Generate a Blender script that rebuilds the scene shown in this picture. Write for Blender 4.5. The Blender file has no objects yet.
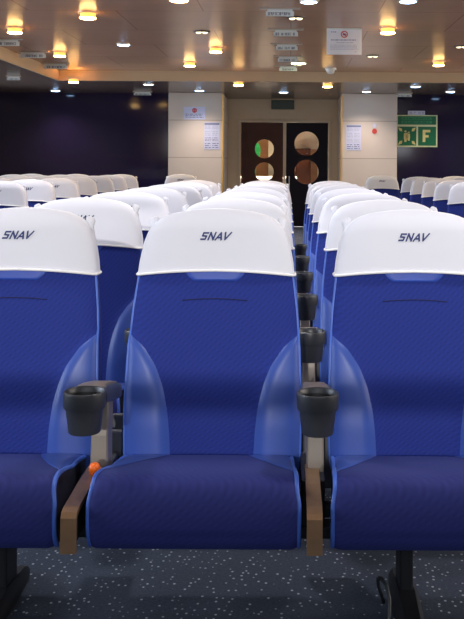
import bpy, bmesh, math, random
import numpy as np
from mathutils import Vector

random.seed(7)
PI = math.pi
C = bpy.context.scene.collection
H = 1.18          # camera height
F = 920.0         # focal length in pixels
VX, VY = 290.0, 165.0   # where the lines running away from the camera meet


def at(px, py, D):                      # photograph point at depth D -> place in the room
    return (px - VX) * D / F, D, H - (py - VY) * D / F


def on_plane(px, py, z):                # photograph point on a level plane at height z
    D = (z - H) * F / (VY - py)
    return (px - VX) * D / F, D


# ------------------------------------------------------------------ materials
def new_mat(name):
    m = bpy.data.materials.new(name)
    m.use_nodes = True
    nt = m.node_tree
    return m, nt, nt.nodes['Principled BSDF']


def mat(name, col, rough=0.5, metal=0.0, spec=0.5, emit=None, estr=0.0, noise=0.0, nscale=12, coat=0.0, bump=0.0):
    m, nt, b = new_mat(name)
    b.inputs['Base Color'].default_value = (*col, 1)
    b.inputs['Roughness'].default_value = rough
    b.inputs['Metallic'].default_value = metal
    b.inputs['Specular IOR Level'].default_value = spec
    b.inputs['Coat Weight'].default_value = coat
    if emit:
        b.inputs['Emission Color'].default_value = (*emit, 1)
        b.inputs['Emission Strength'].default_value = estr
    if noise or bump:
        tc = nt.nodes.new('ShaderNodeTexCoord')
        n = nt.nodes.new('ShaderNodeTexNoise')
        n.inputs['Scale'].default_value = nscale
        n.inputs['Detail'].default_value = 4
        nt.links.new(tc.outputs['Object'], n.inputs['Vector'])
        if noise:
            mx = nt.nodes.new('ShaderNodeMix'); mx.data_type = 'RGBA'
            mx.inputs['A'].default_value = (*[c * (1 - noise) for c in col], 1)
            mx.inputs['B'].default_value = (*[min(1, c * (1 + noise)) for c in col], 1)
            nt.links.new(n.outputs['Fac'], mx.inputs['Factor'])
            nt.links.new(mx.outputs['Result'], b.inputs['Base Color'])
        if bump:
            bp = nt.nodes.new('ShaderNodeBump')
            bp.inputs['Strength'].default_value = bump
            bp.inputs['Distance'].default_value = 0.004
            nt.links.new(n.outputs['Fac'], bp.inputs['Height'])
            nt.links.new(bp.outputs['Normal'], b.inputs['Normal'])
    return m


def fabric_mat(name, c1, c2, rough=0.75, period=0.0125):
    """woven cloth with a small diagonal lozenge figure"""
    m, nt, b = new_mat(name)
    N = nt.nodes.new; L = nt.links.new
    tc = N('ShaderNodeTexCoord'); sp = N('ShaderNodeSeparateXYZ'); L(tc.outputs['Object'], sp.inputs[0])

    def M(op, a, bb=None):
        n = N('ShaderNodeMath'); n.operation = op
        for k, v in ((0, a), (1, bb)):
            if v is None: continue
            if isinstance(v, (int, float)): n.inputs[k].default_value = v
            else: L(v, n.inputs[k])
        return n.outputs[0]
    zy = M('SUBTRACT', sp.outputs['Z'], sp.outputs['Y'])
    k = 2 * PI / period
    s1 = M('SINE', M('MULTIPLY', M('ADD', sp.outputs['X'], M('MULTIPLY', zy, -1.3)), k * 0.62))
    s2 = M('SINE', M('MULTIPLY', M('ADD', M('MULTIPLY', sp.outputs['X'], .8), M('MULTIPLY', zy, 1.9)), k * 0.31))
    v = M('MULTIPLY', s1, M('ADD', M('MULTIPLY', s2, .45), .55))
    f = M('ADD', M('MULTIPLY', v, 0.5), 0.5)
    mx = N('ShaderNodeMix'); mx.data_type = 'RGBA'
    mx.inputs['A'].default_value = (*c1, 1); mx.inputs['B'].default_value = (*c2, 1)
    L(f, mx.inputs['Factor']); L(mx.outputs['Result'], b.inputs['Base Color'])
    bp = N('ShaderNodeBump'); bp.inputs['Strength'].default_value = 0.22; bp.inputs['Distance'].default_value = 0.0015
    L(f, bp.inputs['Height']); L(bp.outputs['Normal'], b.inputs['Normal'])
    b.inputs['Roughness'].default_value = rough
    b.inputs['Specular IOR Level'].default_value = 0.3
    b.inputs['Sheen Weight'].default_value = 0.06
    b.inputs['Sheen Tint'].default_value = (0.3, 0.4, 1, 1)
    return m


def carpet_mat():
    m, nt, b = new_mat('speckled_carpet')
    N = nt.nodes.new; L = nt.links.new
    tc = N('ShaderNodeTexCoord')
    mp = N('ShaderNodeMapping'); mp.inputs['Scale'].default_value = (52, 44, 1); mp.inputs['Rotation'].default_value = (0, 0, 0.2)
    L(tc.outputs['Object'], mp.inputs[0])
    v = N('ShaderNodeTexVoronoi'); v.inputs['Scale'].default_value = 1.0; v.inputs['Randomness'].default_value = 0.55
    L(mp.outputs[0], v.inputs['Vector'])
    r = N('ShaderNodeValToRGB')
    r.color_ramp.elements[0].position = 0.13; r.color_ramp.elements[0].color = (1, 1, 1, 1)
    r.color_ramp.elements[1].position = 0.23; r.color_ramp.elements[1].color = (0, 0, 0, 1)
    L(v.outputs['Distance'], r.inputs[0])
    n = N('ShaderNodeTexNoise'); n.inputs['Scale'].default_value = 120; n.inputs['Detail'].default_value = 4
    L(tc.outputs['Object'], n.inputs['Vector'])
    n2 = N('ShaderNodeTexNoise'); n2.inputs['Scale'].default_value = 6
    L(tc.outputs['Object'], n2.inputs['Vector'])
    mx0 = N('ShaderNodeMix'); mx0.data_type = 'RGBA'
    mx0.inputs['A'].default_value = (0.030, 0.040, 0.062, 1); mx0.inputs['B'].default_value = (0.105, 0.125, 0.17, 1)
    L(n.outputs['Fac'], mx0.inputs['Factor'])
    ad = N('ShaderNodeMath'); ad.inputs[1].default_value = .25; L(n2.outputs['Fac'], ad.inputs[0])
    mu = N('ShaderNodeMath'); mu.operation = 'MULTIPLY'; L(r.outputs['Color'], mu.inputs[0]); L(ad.outputs[0], mu.inputs[1])
    mx = N('ShaderNodeMix'); mx.data_type = 'RGBA'
    L(mu.outputs[0], mx.inputs['Factor']); L(mx0.outputs['Result'], mx.inputs['A'])
    mx.inputs['B'].default_value = (0.60, 0.66, 0.76, 1)
    L(mx.outputs['Result'], b.inputs['Base Color'])
    b.inputs['Roughness'].default_value = 0.95
    b.inputs['Specular IOR Level'].default_value = 0.1
    bp = N('ShaderNodeBump'); bp.inputs['Strength'].default_value = 0.4; bp.inputs['Distance'].default_value = 0.003
    L(n.outputs['Fac'], bp.inputs['Height']); L(bp.outputs['Normal'], b.inputs['Normal'])
    return m


def panel_mat(name, c, seam, rough, scale, bw=1.0, rh=1.0, axes='XY', var=0.05, spec=0.5, mortar=0.004, offset=0.0, wob=0.0):
    """large flat panels with thin joints"""
    m, nt, b = new_mat(name)
    N = nt.nodes.new; L = nt.links.new
    tc = N('ShaderNodeTexCoord'); sp = N('ShaderNodeSeparateXYZ'); cb = N('ShaderNodeCombineXYZ')
    L(tc.outputs['Object'], sp.inputs[0])
    L(sp.outputs[axes[0]], cb.inputs[0]); L(sp.outputs[axes[1]], cb.inputs[1])
    br = N('ShaderNodeTexBrick'); br.offset = offset
    br.inputs['Scale'].default_value = scale
    br.inputs['Brick Width'].default_value = bw; br.inputs['Row Height'].default_value = rh
    br.inputs['Mortar Size'].default_value = mortar
    br.inputs['Color1'].default_value = (*[x * (1 - var) for x in c], 1)
    br.inputs['Color2'].default_value = (*[x * (1 + var) for x in c], 1)
    br.inputs['Mortar'].default_value = (*seam, 1)
    L(cb.outputs[0], br.inputs['Vector'])
    n = N('ShaderNodeTexNoise'); n.inputs['Scale'].default_value = 1.3; n.inputs['Detail'].default_value = 3
    L(tc.outputs['Object'], n.inputs['Vector'])
    mx = N('ShaderNodeMix'); mx.data_type = 'RGBA'; mx.blend_type = 'MULTIPLY'; mx.inputs['Factor'].default_value = 0.35
    L(br.outputs['Color'], mx.inputs['A']); L(n.outputs['Color'], mx.inputs['B'])
    bw_ = N('ShaderNodeRGBToBW'); L(n.outputs['Color'], bw_.inputs[0]); L(bw_.outputs[0], mx.inputs['B'])
    L(mx.outputs['Result'], b.inputs['Base Color'])
    b.inputs['Roughness'].default_value = rough
    b.inputs['Specular IOR Level'].default_value = spec
    if wob:
        bp = N('ShaderNodeBump'); bp.inputs['Strength'].default_value = wob; bp.inputs['Distance'].default_value = 0.05
        L(n.outputs['Fac'], bp.inputs['Height']); L(bp.outputs['Normal'], b.inputs['Normal'])
    return m


def glass_mat():
    m, nt, b = new_mat('porthole_glass')
    b.inputs['Transmission Weight'].default_value = 1.0
    b.inputs['Roughness'].default_value = 0.02
    b.inputs['IOR'].default_value = 1.05
    b.inputs['Base Color'].default_value = (1, 0.98, 0.95, 1)
    return m


M = dict(
    fabric=fabric_mat('navy_figured_cloth', (0.0075, 0.021, 0.185), (0.012, 0.031, 0.25), period=.0115),
    fabric_seat=fabric_mat('navy_figured_cloth_seat', (0.017, 0.023, 0.150), (0.023, 0.032, 0.19), period=.014),
    vinyl=mat('blue_smooth_cloth', (0.034, 0.080, 0.36), 0.42, noise=0.12, nscale=9, bump=0.05),
    pad=mat('bright_blue_cloth', (0.022, 0.072, 0.44), 0.5, noise=0.1, nscale=14),
    piping=mat('blue_piping', (0.06, 0.15, 0.60), 0.4),
    sidecloth=mat('dark_side_cloth', (0.008, 0.009, 0.03), 0.8, noise=0.2, nscale=40),
    seam=mat('dark_stitching', (0.006, 0.008, 0.06), 0.8),
    cover=mat('white_cover_cloth', (0.72, 0.73, 0.79), 0.75, spec=0.25, noise=0.025, nscale=7, bump=0.25),
    hem=mat('white_hem', (0.93, 0.92, 0.90), 0.8, spec=0.2),
    logo=mat('navy_print', (0.012, 0.025, 0.14), 0.6),
    plastic=mat('charcoal_plastic', (0.030, 0.033, 0.040), 0.38, noise=0.1, nscale=60),
    plastic_in=mat('black_plastic', (0.006, 0.006, 0.007), 0.5),
    armtop=mat('taupe_arm_top', (0.17, 0.135, 0.105), 0.45, noise=0.15, nscale=30),
    post=mat('taupe_painted_post', (0.20, 0.175, 0.15), 0.4, metal=0.25, noise=0.08, nscale=30),
    copper=mat('brushed_bronze', (0.40, 0.24, 0.13), 0.36, metal=0.7, noise=0.15, nscale=40),
    plate=mat('grey_base_plate', (0.10, 0.105, 0.12), 0.5, metal=0.2),
    orange=mat('orange_plastic', (0.95, 0.16, 0.01), 0.4),
    black=mat('black_frame_paint', (0.010, 0.011, 0.014), 0.45),
    carpet=carpet_mat(),
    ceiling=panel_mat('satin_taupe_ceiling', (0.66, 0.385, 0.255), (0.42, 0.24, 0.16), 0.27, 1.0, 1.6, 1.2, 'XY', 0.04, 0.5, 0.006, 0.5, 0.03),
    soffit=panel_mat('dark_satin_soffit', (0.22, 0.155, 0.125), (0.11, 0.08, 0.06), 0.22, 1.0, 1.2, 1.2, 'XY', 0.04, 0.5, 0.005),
    fascia=mat('cream_fascia', (0.60, 0.43, 0.27), 0.4, noise=0.05, nscale=2),
    navywall=panel_mat('gloss_navy_panel', (0.021, 0.013, 0.052), (0.026, 0.018, 0.06), 0.085, 1.0, 1.1, 3.0, 'XZ', 0.1, 0.5, 0.003),
    pillar=panel_mat('cream_pillar_panel', (0.90, 0.77, 0.66), (0.55, 0.43, 0.34), 0.45, 1.0, 3.0, 0.65, 'XZ', 0.02, 0.35, 0.006),
    cream=mat('cream_wall', (0.80, 0.64, 0.43), 0.3, noise=0.06, nscale=2),
    lit_edge=mat('lit_edge_yellow', (0.75, 0.45, 0.14), 0.3, metal=0.8),  # yellow light on the pillars' inner faces, put into a colour
    doorbrown=mat('dark_brown_door', (0.085, 0.024, 0.011), 0.4, spec=0.25, noise=0.2, nscale=6),
    doornavy=mat('black_door', (0.012, 0.010, 0.020), 0.4, spec=0.12),
    doorframe=mat('cream_door_frame', (0.80, 0.68, 0.50), 0.4),
    steel=mat('satin_steel', (0.6, 0.6, 0.62), 0.3, metal=0.9),
    glass=glass_mat(),
    lobby=mat('orange_lobby_wall', (0.62, 0.31, 0.15), 0.5, noise=0.35, nscale=1.5),
    lobbycream=mat('pale_lobby_panel', (0.85, 0.74, 0.60), 0.5),
    lobbywhite=mat('white_counter', (0.9, 0.87, 0.82), 0.3),
    green=mat('green_sign', (0.006, 0.16, 0.062), 0.4),
    greenlight=mat('green_sign_print', (0.05, 0.30, 0.13), 0.45),
    greendark=mat('unlit_green_sign', (0.012, 0.045, 0.022), 0.35),
    greenlobby=mat('green_lobby_sign', (0.02, 0.45, 0.12), 0.5, emit=(0.02, 0.5, 0.12), estr=0.1),
    signcream=mat('photoluminescent_cream', (0.78, 0.80, 0.46), 0.5),
    gold=mat('sign_gold', (0.85, 0.72, 0.28), 0.5),
    paper=mat('white_paper', (0.84, 0.85, 0.90), 0.6),
    lilac=mat('lilac_paper', (0.70, 0.70, 0.88), 0.6),
    ink=mat('grey_blue_ink', (0.22, 0.24, 0.40), 0.7),
    inkpale=mat('pale_ink', (0.50, 0.52, 0.62), 0.7),
    inkdark=mat('dark_ink', (0.035, 0.04, 0.09), 0.7),
    red=mat('red_ink', (0.62, 0.06, 0.05), 0.6),
    acrylic=mat('pale_sign_plate', (0.72, 0.76, 0.74), 0.3),
    bar=mat('sign_bar', (0.50, 0.43, 0.36), 0.35),
    ring=mat('lamp_trim', (0.55, 0.45, 0.34), 0.3, metal=0.6),
    ringdark=mat('dark_lamp_trim', (0.03, 0.025, 0.02), 0.35),
    lampwarm=mat('warm_lamp', (1, 0.8, 0.5), 0.4, emit=(1.0, 0.62, 0.22), estr=34),
    sleeve=mat('golden_lamp_sleeve', (0.9, 0.6, 0.2), 0.4, emit=(1.0, 0.48, 0.09), estr=1.1),
    lampcool=mat('cool_lamp', (0.8, 0.9, 1), 0.4, emit=(0.38, 0.62, 1.0), estr=18),
    lampgreen=mat('greenish_lamp', (0.9, 1, 0.8), 0.4, emit=(0.90, 1.0, 0.55), estr=30),
    lampdim=mat('dim_lamp', (0.8, 0.75, 0.6), 0.4, emit=(1.0, 0.85, 0.55), estr=1.6),
    detector=mat('white_detector', (0.8, 0.78, 0.74), 0.4),
    wallpaint=mat('pale_side_wall', (0.42, 0.38, 0.36), 0.6),
)

cb = M['cover'].node_tree.nodes['Principled BSDF']
cb.inputs['Sheen Weight'].default_value = 0.5; cb.inputs['Sheen Roughness'].default_value = 0.35
# ------------------------------------------------------------------ mesh helpers
def add_box(bm, c, s, bevel=0.0, seg=2, rotx=0.0):
    r = bmesh.ops.create_cube(bm, size=1.0)
    vs = r['verts']
    for v in vs:
        v.co = Vector((v.co.x * s[0], v.co.y * s[1], v.co.z * s[2]))
    if bevel:
        es = list({e for v in vs for e in v.link_edges})
        rb = bmesh.ops.bevel(bm, geom=es, offset=bevel, segments=seg, profile=0.5, affect='EDGES')
        vs = list({v for f in rb['faces'] for v in f.verts} | {v for v in vs if v.is_valid})
    for v in vs:
        if rotx:
            y, z = v.co.y, v.co.z
            v.co.y = y * math.cos(rotx) - z * math.sin(rotx)
            v.co.z = y * math.sin(rotx) + z * math.cos(rotx)
        v.co += Vector(c)
    return bm


def add_loft(bm, rings, closed=True, cap0=True, cap1=True):
    R = [[bm.verts.new(p) for p in ring] for ring in rings]
    n = len(R[0])
    for a, b in zip(R[:-1], R[1:]):
        for i in range(n if closed else n - 1):
            j = (i + 1) % n
            try: bm.faces.new((a[i], a[j], b[j], b[i]))
            except ValueError: pass
    if closed and cap0: bm.faces.new(list(reversed(R[0])))
    if closed and cap1: bm.faces.new(R[-1])
    return bm


def add_lathe(bm, prof, c, seg=24, cap0=True, cap1=True):
    """prof: (radius, height) pairs turned about a vertical axis through c"""
    rings = [[(c[0] + r * math.cos(2 * PI * k / seg), c[1] + r * math.sin(2 * PI * k / seg), c[2] + z) for k in range(seg)] for r, z in prof]
    return add_loft(bm, rings, True, cap0, cap1)


def add_tube(bm, pts, r, seg=8, closed=False):
    P = [Vector(p) for p in pts]
    n = len(P); rings = []
    up = None
    for i in range(n):
        if closed: t = (P[(i + 1) % n] - P[i - 1])
        else: t = P[min(i + 1, n - 1)] - P[max(i - 1, 0)]
        t.normalize()
        if up is None:
            up = Vector((0, 0, 1)) if abs(t.z) < 0.9 else Vector((1, 0, 0))
        s = t.cross(up).normalized(); up = s.cross(t).normalized()
        rings.append([tuple(P[i] + r * (math.cos(2 * PI * k / seg) * s + math.sin(2 * PI * k / seg) * up)) for k in range(seg)])
    if closed:
        rings.append(rings[0])
        add_loft(bm, rings, True, False, False)
        bmesh.ops.remove_doubles(bm, verts=bm.verts, dist=1e-5)
    else:
        add_loft(bm, rings)
    return bm


def add_disc(bm, c, r, axis='Y', seg=28, ry=None):
    """flat disc facing -Y (axis Y) or -Z (axis Z)"""
    ry = ry or r
    vs = []
    for k in range(seg):
        a = 2 * PI * k / seg
        if axis == 'Y': vs.append(bm.verts.new((c[0] + r * math.cos(a), c[1], c[2] + ry * math.sin(a))))
        else: vs.append(bm.verts.new((c[0] + r * math.cos(a), c[1] - ry * math.sin(a), c[2])))
    bm.faces.new(vs)
    return bm


def add_quad_xz(bm, x0, x1, z0, z1, y):
    bm.faces.new([bm.verts.new(p) for p in ((x0, y, z0), (x1, y, z0), (x1, y, z1), (x0, y, z1))])
    return bm


def add_poly_xz(bm, pts, y):
    bm.faces.new([bm.verts.new((x, y, z)) for x, z in pts])
    return bm


def add_ring_xz(bm, c, r0, r1, y0, y1, seg=32):
    """ring (porthole rim, warning circle) lying in a vertical plane"""
    prof = [(r0, y0), (r1, y0), (r1, y1), (r0, y1)]
    rings = []
    for r, y in prof + prof[:1]:
        rings.append([(c[0] + r * math.cos(2 * PI * k / seg), y, c[2] + r * math.sin(2 * PI * k / seg)) for k in range(seg)])
    add_loft(bm, rings, True, False, False)
    bmesh.ops.remove_doubles(bm, verts=bm.verts, dist=1e-6)
    return bm


def BM(): return bmesh.new()


def obj(name, bm, m, parent=None, smooth=False, loc=(0, 0, 0), fix=True, angle=None):
    if fix: bmesh.ops.recalc_face_normals(bm, faces=bm.faces)
    me = bpy.data.meshes.new(name)
    bm.to_mesh(me); bm.free()
    me.materials.append(m)
    if smooth:
        for p in me.polygons: p.use_smooth = True
        if angle: me.set_sharp_from_angle(angle=math.radians(angle))
    o = bpy.data.objects.new(name, me); C.objects.link(o)
    o.location = loc
    if parent: o.parent = parent
    return o


def tag(o, label, cat, group=None, kind=None):
    o['label'] = label; o['category'] = cat
    if group: o['group'] = group
    if kind: o['kind'] = kind
    return o


def thing(name, label, cat, loc=(0, 0, 0), group=None):
    o = bpy.data.objects.new(name, None); C.objects.link(o)
    o.location = loc; o.empty_display_size = 0.1
    return tag(o, label, cat, group)


def struct(name, bm, m, parent=None, smooth=False, angle=None):
    o = obj(name, bm, m, parent, smooth, angle=angle)
    if parent is None: o['kind'] = 'structure'
    return o


def copy_thing(root, loc, label, group=None, drop=()):
    r = root.copy(); C.objects.link(r); r.location = loc; r['label'] = label
    if group: r['group'] = group
    for ch in root.children:
        if ch.name.split('.')[0] in drop: continue
        c = ch.copy(); C.objects.link(c); c.parent = r
        for g in ch.children:
            if g.name.split('.')[0] in drop: continue
            d = g.copy(); C.objects.link(d); d.parent = c
    return r


# ------------------------------------------------------------------ the seat
def smooth_table(pairs, sig=0.012):
    z = np.array([p[0] for p in pairs]); v = np.array([p[1] for p in pairs])
    zz = np.linspace(z[0], z[-1], 400)
    vv = np.interp(zz, z, v)
    k = max(1, int(sig / (zz[1] - zz[0])))
    pad = np.concatenate([2 * vv[0] - vv[k:0:-1], vv, 2 * vv[-1] - vv[-2:-k - 2:-1]])
    sm = np.convolve(pad, np.ones(2 * k + 1) / (2 * k + 1), 'valid')
    return lambda q: float(np.interp(q, zz, sm))


w_back = smooth_table([(.29, .240), (.34, .252), (.45, .254), (.55, .253), (.65, .249), (.75, .242), (.856, .229), (.93, .214), (.96, .203), (.985, .178), (1.0, .14), (1.03, .10)], .008)
y_front = smooth_table([(.29, .212), (.34, .218), (.45, .224), (.55, .240), (.65, .262), (.75, .287), (.856, .315), (.95, .336), (1.0, .347), (1.06, .360)], .03)
w_cov = smooth_table([(.83, .2375), (.856, .2355), (.90, .230), (.95, .219), (.98, .206), (1.005, .186), (1.02, .165), (1.032, .134), (1.040, .092), (1.046, .03)], .004)
NB = 4.5
x_bol = smooth_table([(.28, .117), (.345, .118), (.42, .122), (.49, .130), (.55, .145), (.60, .165), (.655, .203), (.69, .252), (.74, .30)], .012)


def T_back(z):
    t = .085 + .025 * min(1, max(0, (1.0 - z) / .5))
    if z > .985: t *= math.sqrt(max(.15, 1 - ((z - .985) / .05) ** 2))
    return t


def sstep(t):
    t = min(1, max(0, t)); return t * t * (3 - 2 * t)


def bump(x, z):
    """the raised side bolsters and the slightly hollow middle of the backrest"""
    a = abs(x)
    b = 0.016 * sstep((a - x_bol(min(z, .74)) + .02) / .05) if z < .74 else 0
    hollow = -0.008 * max(0, 1 - (a / .16) ** 2) * sstep((.80 - z) / .2)
    head = 0.003 * math.exp(-((z - .86) / .05) ** 2) * max(0, 1 - (a / .13) ** 2)
    return b + hollow + head


def front_y(x, z, off=0.0):
    w = w_back(z); T = T_back(z)
    u = min(.999, abs(x) / w)
    return y_front(z) + T / 2 - T / 2 * (1 - u ** NB) ** (1 / NB) - bump(x, z) - off


def cov_T(z):
    t = T_back(min(z, .985)) + .020
    if z > .985: t *= math.sqrt(max(.03, 1 - ((z - .985) / .0615) ** 2))
    return t


def cov_front(x, z, off=0.0):
    w = w_cov(z); T = cov_T(z)
    u = min(.999, abs(x) / w)
    Tb = T_back(min(z, .985))
    yc = y_front(z) + Tb / 2
    return yc - T / 2 * (1 - u ** NB) ** (1 / NB) - off


def super_ring(w, T, yc, z, n=56, extra=None):
    out = []
    for k in range(n):
        a = 2 * PI * k / n
        ca, sa = math.cos(a), math.sin(a)
        x = w * math.copysign(abs(ca) ** (2 / NB), ca)
        y = T / 2 * math.copysign(abs(sa) ** (2 / NB), sa)
        zz = z
        yy = yc + y
        if y < 0 and extra: yy -= extra(x, z) * min(1, -y / (T * .25))
        out.append((x, yy, zz))
    return out


def hem_z(x):
    return .8665 - .017 * (abs(x) / .24) ** 2.2


def make_seat():
    t = thing('passenger_seat', '', 'seat')
    # backrest
    bm = BM(); rings = []
    for z in list(np.linspace(.29, .96, 42)) + list(np.linspace(.968, .998, 5)):
        rings.append(super_ring(w_back(z), T_back(z), y_front(z) + T_back(z) / 2, z, 72, bump))
    add_loft(bm, rings)
    back = obj('backrest', bm, M['fabric'], t, True, angle=60)
    # side bolsters
    for s in (-1, 1):
        bm = BM(); rows = []
        for z in np.linspace(.298, .682, 34):
            w = w_back(z); x0 = min(x_bol(z), w * .975); x1 = w * .987
            rows.append([(s * (x0 + (x1 - x0) * k / 10), front_y(x0 + (x1 - x0) * k / 10, z, .0032 if 0 < k else .0005), z) for k in range(11)])
        add_loft(bm, rows, closed=False)
        obj('side_bolster', bm, M['vinyl'], t, True)
        # seam along the bolster
    for s in (-1, 1):
        pts = []
        for z in np.linspace(.31, .868, 40):
            w = w_back(z) * .992
            pts.append((s * w, front_y(w, z) + .002, z))
        bm = BM(); add_tube(bm, pts, .0048, 8)
        obj('edge_piping', bm, M['piping'], t, True)
    # pad just below the cover
    bm = BM(); rows = []
    for i in range(9):
        z = .838 + (.868 - .838) * i / 8
        hw = .062 + .026 * (1 - (1 - i / 8) ** 2)
        rows.append([(hw * (2 * k / 14 - 1), front_y(hw * (2 * k / 14 - 1), z, .004 if 0 < i and 0 < k < 14 else .0008), z) for k in range(15)])
    add_loft(bm, rows, closed=False)
    obj('neck_pad', bm, M['pad'], t, True)
    pts = [(x, front_y(x, .787 - .005 * (x / .095) ** 2 * 1.0, .0003), .787 - .005 * (x / .095) ** 2) for x in np.linspace(-.095, .095, 24)]
    bm = BM(); add_tube(bm, pts, .0016, 6)
    obj('stitched_crease', bm, M['seam'], t, True)
    # cover
    bm = BM(); rings = []
    zs = list(np.linspace(0, 1, 16))
    top0 = .985
    n = 72
    for s in zs:
        ring = []
        zr = .8665 * (1 - s) + top0 * s
        for (x, y, z) in super_ring(w_cov(zr), cov_T(zr), y_front(zr) + T_back(min(zr, .985)) / 2, zr, n):
            z = hem_z(x) * (1 - s) + top0 * s
            wob = .0022 * math.sin(x * 31 + 1.3) * (1 - s) ** 2
            ring.append((x, y + wob - (y_front(zr) - y_front(z)), z))
        rings.append(ring)
    for z in np.linspace(.989, 1.046, 14):
        rings.append(super_ring(w_cov(z), cov_T(z), y_front(z) + T_back(.985) / 2, z, n))
    inner = [(x * .975, y * .97 + .03 * (y_front(.8665) + .05), z + .004) for x, y, z in rings[0]]
    add_loft(bm, [inner] + rings, True, False, True)
    cov = obj('headrest_cover', bm, M['cover'], t, True, angle=70)
    bm = BM(); add_tube(bm, [(x * 1.004, (y - .37) * 1.02 + .37, z + .002) for x, y, z in rings[0]], .0042, 6, closed=True)
    obj('cover_hem', bm, M['hem'], cov, True)
    # gathered corner tabs at the back of the cover
    for s in (-1, 1):
        bm = BM(); rr = []
        path = [(.205, .392, .90, .010, .016), (.204, .402, .94, .012, .018), (.199, .410, .975, .010, .016), (.197, .413, .988, .009, .013),
                (.197, .415, 1.002, .014, .017), (.194, .416, 1.014, .013, .014), (.191, .416, 1.020, .004, .005)]
        for (x, y, z, rx, ry) in path:
            rr.append([(s * (x + rx * math.cos(2 * PI * k / 14)), y + ry * math.sin(2 * PI * k / 14), z) for k in range(14)])
        add_loft(bm, rr)
        obj('corner_tab', bm, M['cover'], cov, True)
    # logo SNAV in slanted block capitals, laid on the cover
    bm = BM()
    def stroke(p, q, th):
        px, pz = p; qx, qz = q
        dx, dz = qx - px, qz - pz; l = math.hypot(dx, dz); nx, nz = -dz / l * th / 2, dx / l * th / 2
        ex, ez = dx / l * th * .35, dz / l * th * .35
        pts = [(px - ex + nx, pz - ez + nz), (px - ex - nx, pz - ez - nz), (qx + ex - nx, qz + ez - nz), (qx + ex + nx, qz + ez + nz)]
        vs = []
        for (a, b) in pts:
            X = -.049 + (a + .42 * b) * .0205; Z = .957 + b * .0215
            vs.append(bm.verts.new((X, cov_front(X, Z, .0018), Z)))
        bm.faces.new(vs)
    def letter(x0, segs, th=.23):
        for p, q in segs: stroke((x0 + p[0], p[1]), (x0 + q[0], q[1]), th)
    letter(0.15, [((.0, .08), (.62, .08)), ((.62, .08), (.66, .48)), ((.66, .48), (.08, .55)), ((.08, .55), (.08, .93)), ((.08, .93), (.78, .93))])
    letter(1.25, [((.0, 0), (.0, 1)), ((.0, .95), (.7, .05)), ((.7, 0), (.7, 1))])
    letter(2.35, [((-.08, 0), (.38, .95)), ((.38, .95), (.78, 0)), ((.15, .30), (.62, .30))])
    letter(3.35, [((.0, 1), (.32, .05)), ((.32, .05), (.85, 1))])
    obj('brand_logo', bm, M['logo'], cov)
    # cushion: a rounded profile swept across the width
    prof = [(.262, .335), (.20, .356), (.12, .373), (.03, .391), (-.06, .408), (-.12, .418), (-.155, .419), (-.180, .410), (-.196, .392), (-.205, .366), (-.209, .335),
            (-.207, .305), (-.199, .277), (-.185, .258), (-.165, .249), (-.05, .246), (.12, .246), (.24, .246), (.268, .262), (.27, .30)]
    def dense(p, k=3):
        out = []; n = len(p)
        for i in range(n):
            p0, p1, p2, p3 = p[i - 1], p[i], p[(i + 1) % n], p[(i + 2) % n]
            for j in range(k):
                u = j / k
                out.append(tuple(.5 * (2 * p1[d] + (p2[d] - p0[d]) * u + (2 * p0[d] - 5 * p1[d] + 4 * p2[d] - p3[d]) * u * u + (3 * p1[d] - p0[d] - 3 * p2[d] + p3[d]) * u ** 3) for d in (0, 1)))
        return out
    prof = dense(prof)
    cy, cz = .03, .33
    def half_w(y, z):                       # narrower towards the back
        return .2545 - .018 * sstep((y + .20) / .46) - .006 * sstep((z - .36) / .05)
    def prof_pt(y, z, u):
        au = abs(u)
        shrink = 0 if au < .9 else .012 * ((au - .9) / .1) ** 2
        dl = math.hypot(y - cy, z - cz)
        crown = .010 * (1 - au ** 2.5)
        k = 1 - shrink / max(dl, .02) + (crown / max(dl, .05) * (.5 if z > .3 else 0))
        return (u * half_w(y, z) - .008, cy + (y - cy) * k, cz + (z - cz) * k)
    bm = BM(); rings = []
    for u in [-1, -.985, -.96, -.93] + list(np.linspace(-.9, .9, 19)) + [.93, .96, .985, 1]:
        rings.append([prof_pt(y, z, u) for y, z in prof])
    add_loft(bm, rings, True, True, True)
    cu = obj('seat_cushion', bm, M['fabric_seat'], t, True, angle=55)
    for s in (-1, 1):
        fr = [prof_pt(y, z, s * 1.0) for y, z in prof if True]
        # piping over the top edge and down the front
        ids = list(range(0, 3 * 14))
        bm = BM(); add_tube(bm, [(fr[i][0] - s * .002, fr[i][1], fr[i][2]) for i in ids], .0062, 8)
        obj('cushion_piping', bm, M['piping'], t, True)
        bm = BM()
        vs = [bm.verts.new((x + s * .0012, cy + (y - cy) * .965, cz + (z - cz) * .965)) for x, y, z in fr]
        bm.faces.new(vs if s < 0 else list(reversed(vs)))
        obj('cushion_side', bm, M['sidecloth'], t)
        # smooth corner pads on top of the cushion
        bm = BM(); rows = []
        for i in range(0, 15):
            y, z = prof[i]
            k0 = .45 + .55 * (1 - math.cos(min(1, i / 14) * PI / 2))
            rows.append([(lambda p: (p[0], p[1] - .0005, p[2] + (.003 if 0 < j < 8 else .001)))(prof_pt(y, z, s * min(.975, k0 + (.975 - k0) * j / 8))) for j in range(9)])
        add_loft(bm, rows, closed=False)
        obj('cushion_corner', bm, M['vinyl'], t, True)
    # shallow pan below the cushion
    bm = BM(); add_box(bm, (0, .06, .240), (.46, .36, .022), .006)
    obj('seat_pan', bm, M['black'], t)
    return t


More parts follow.
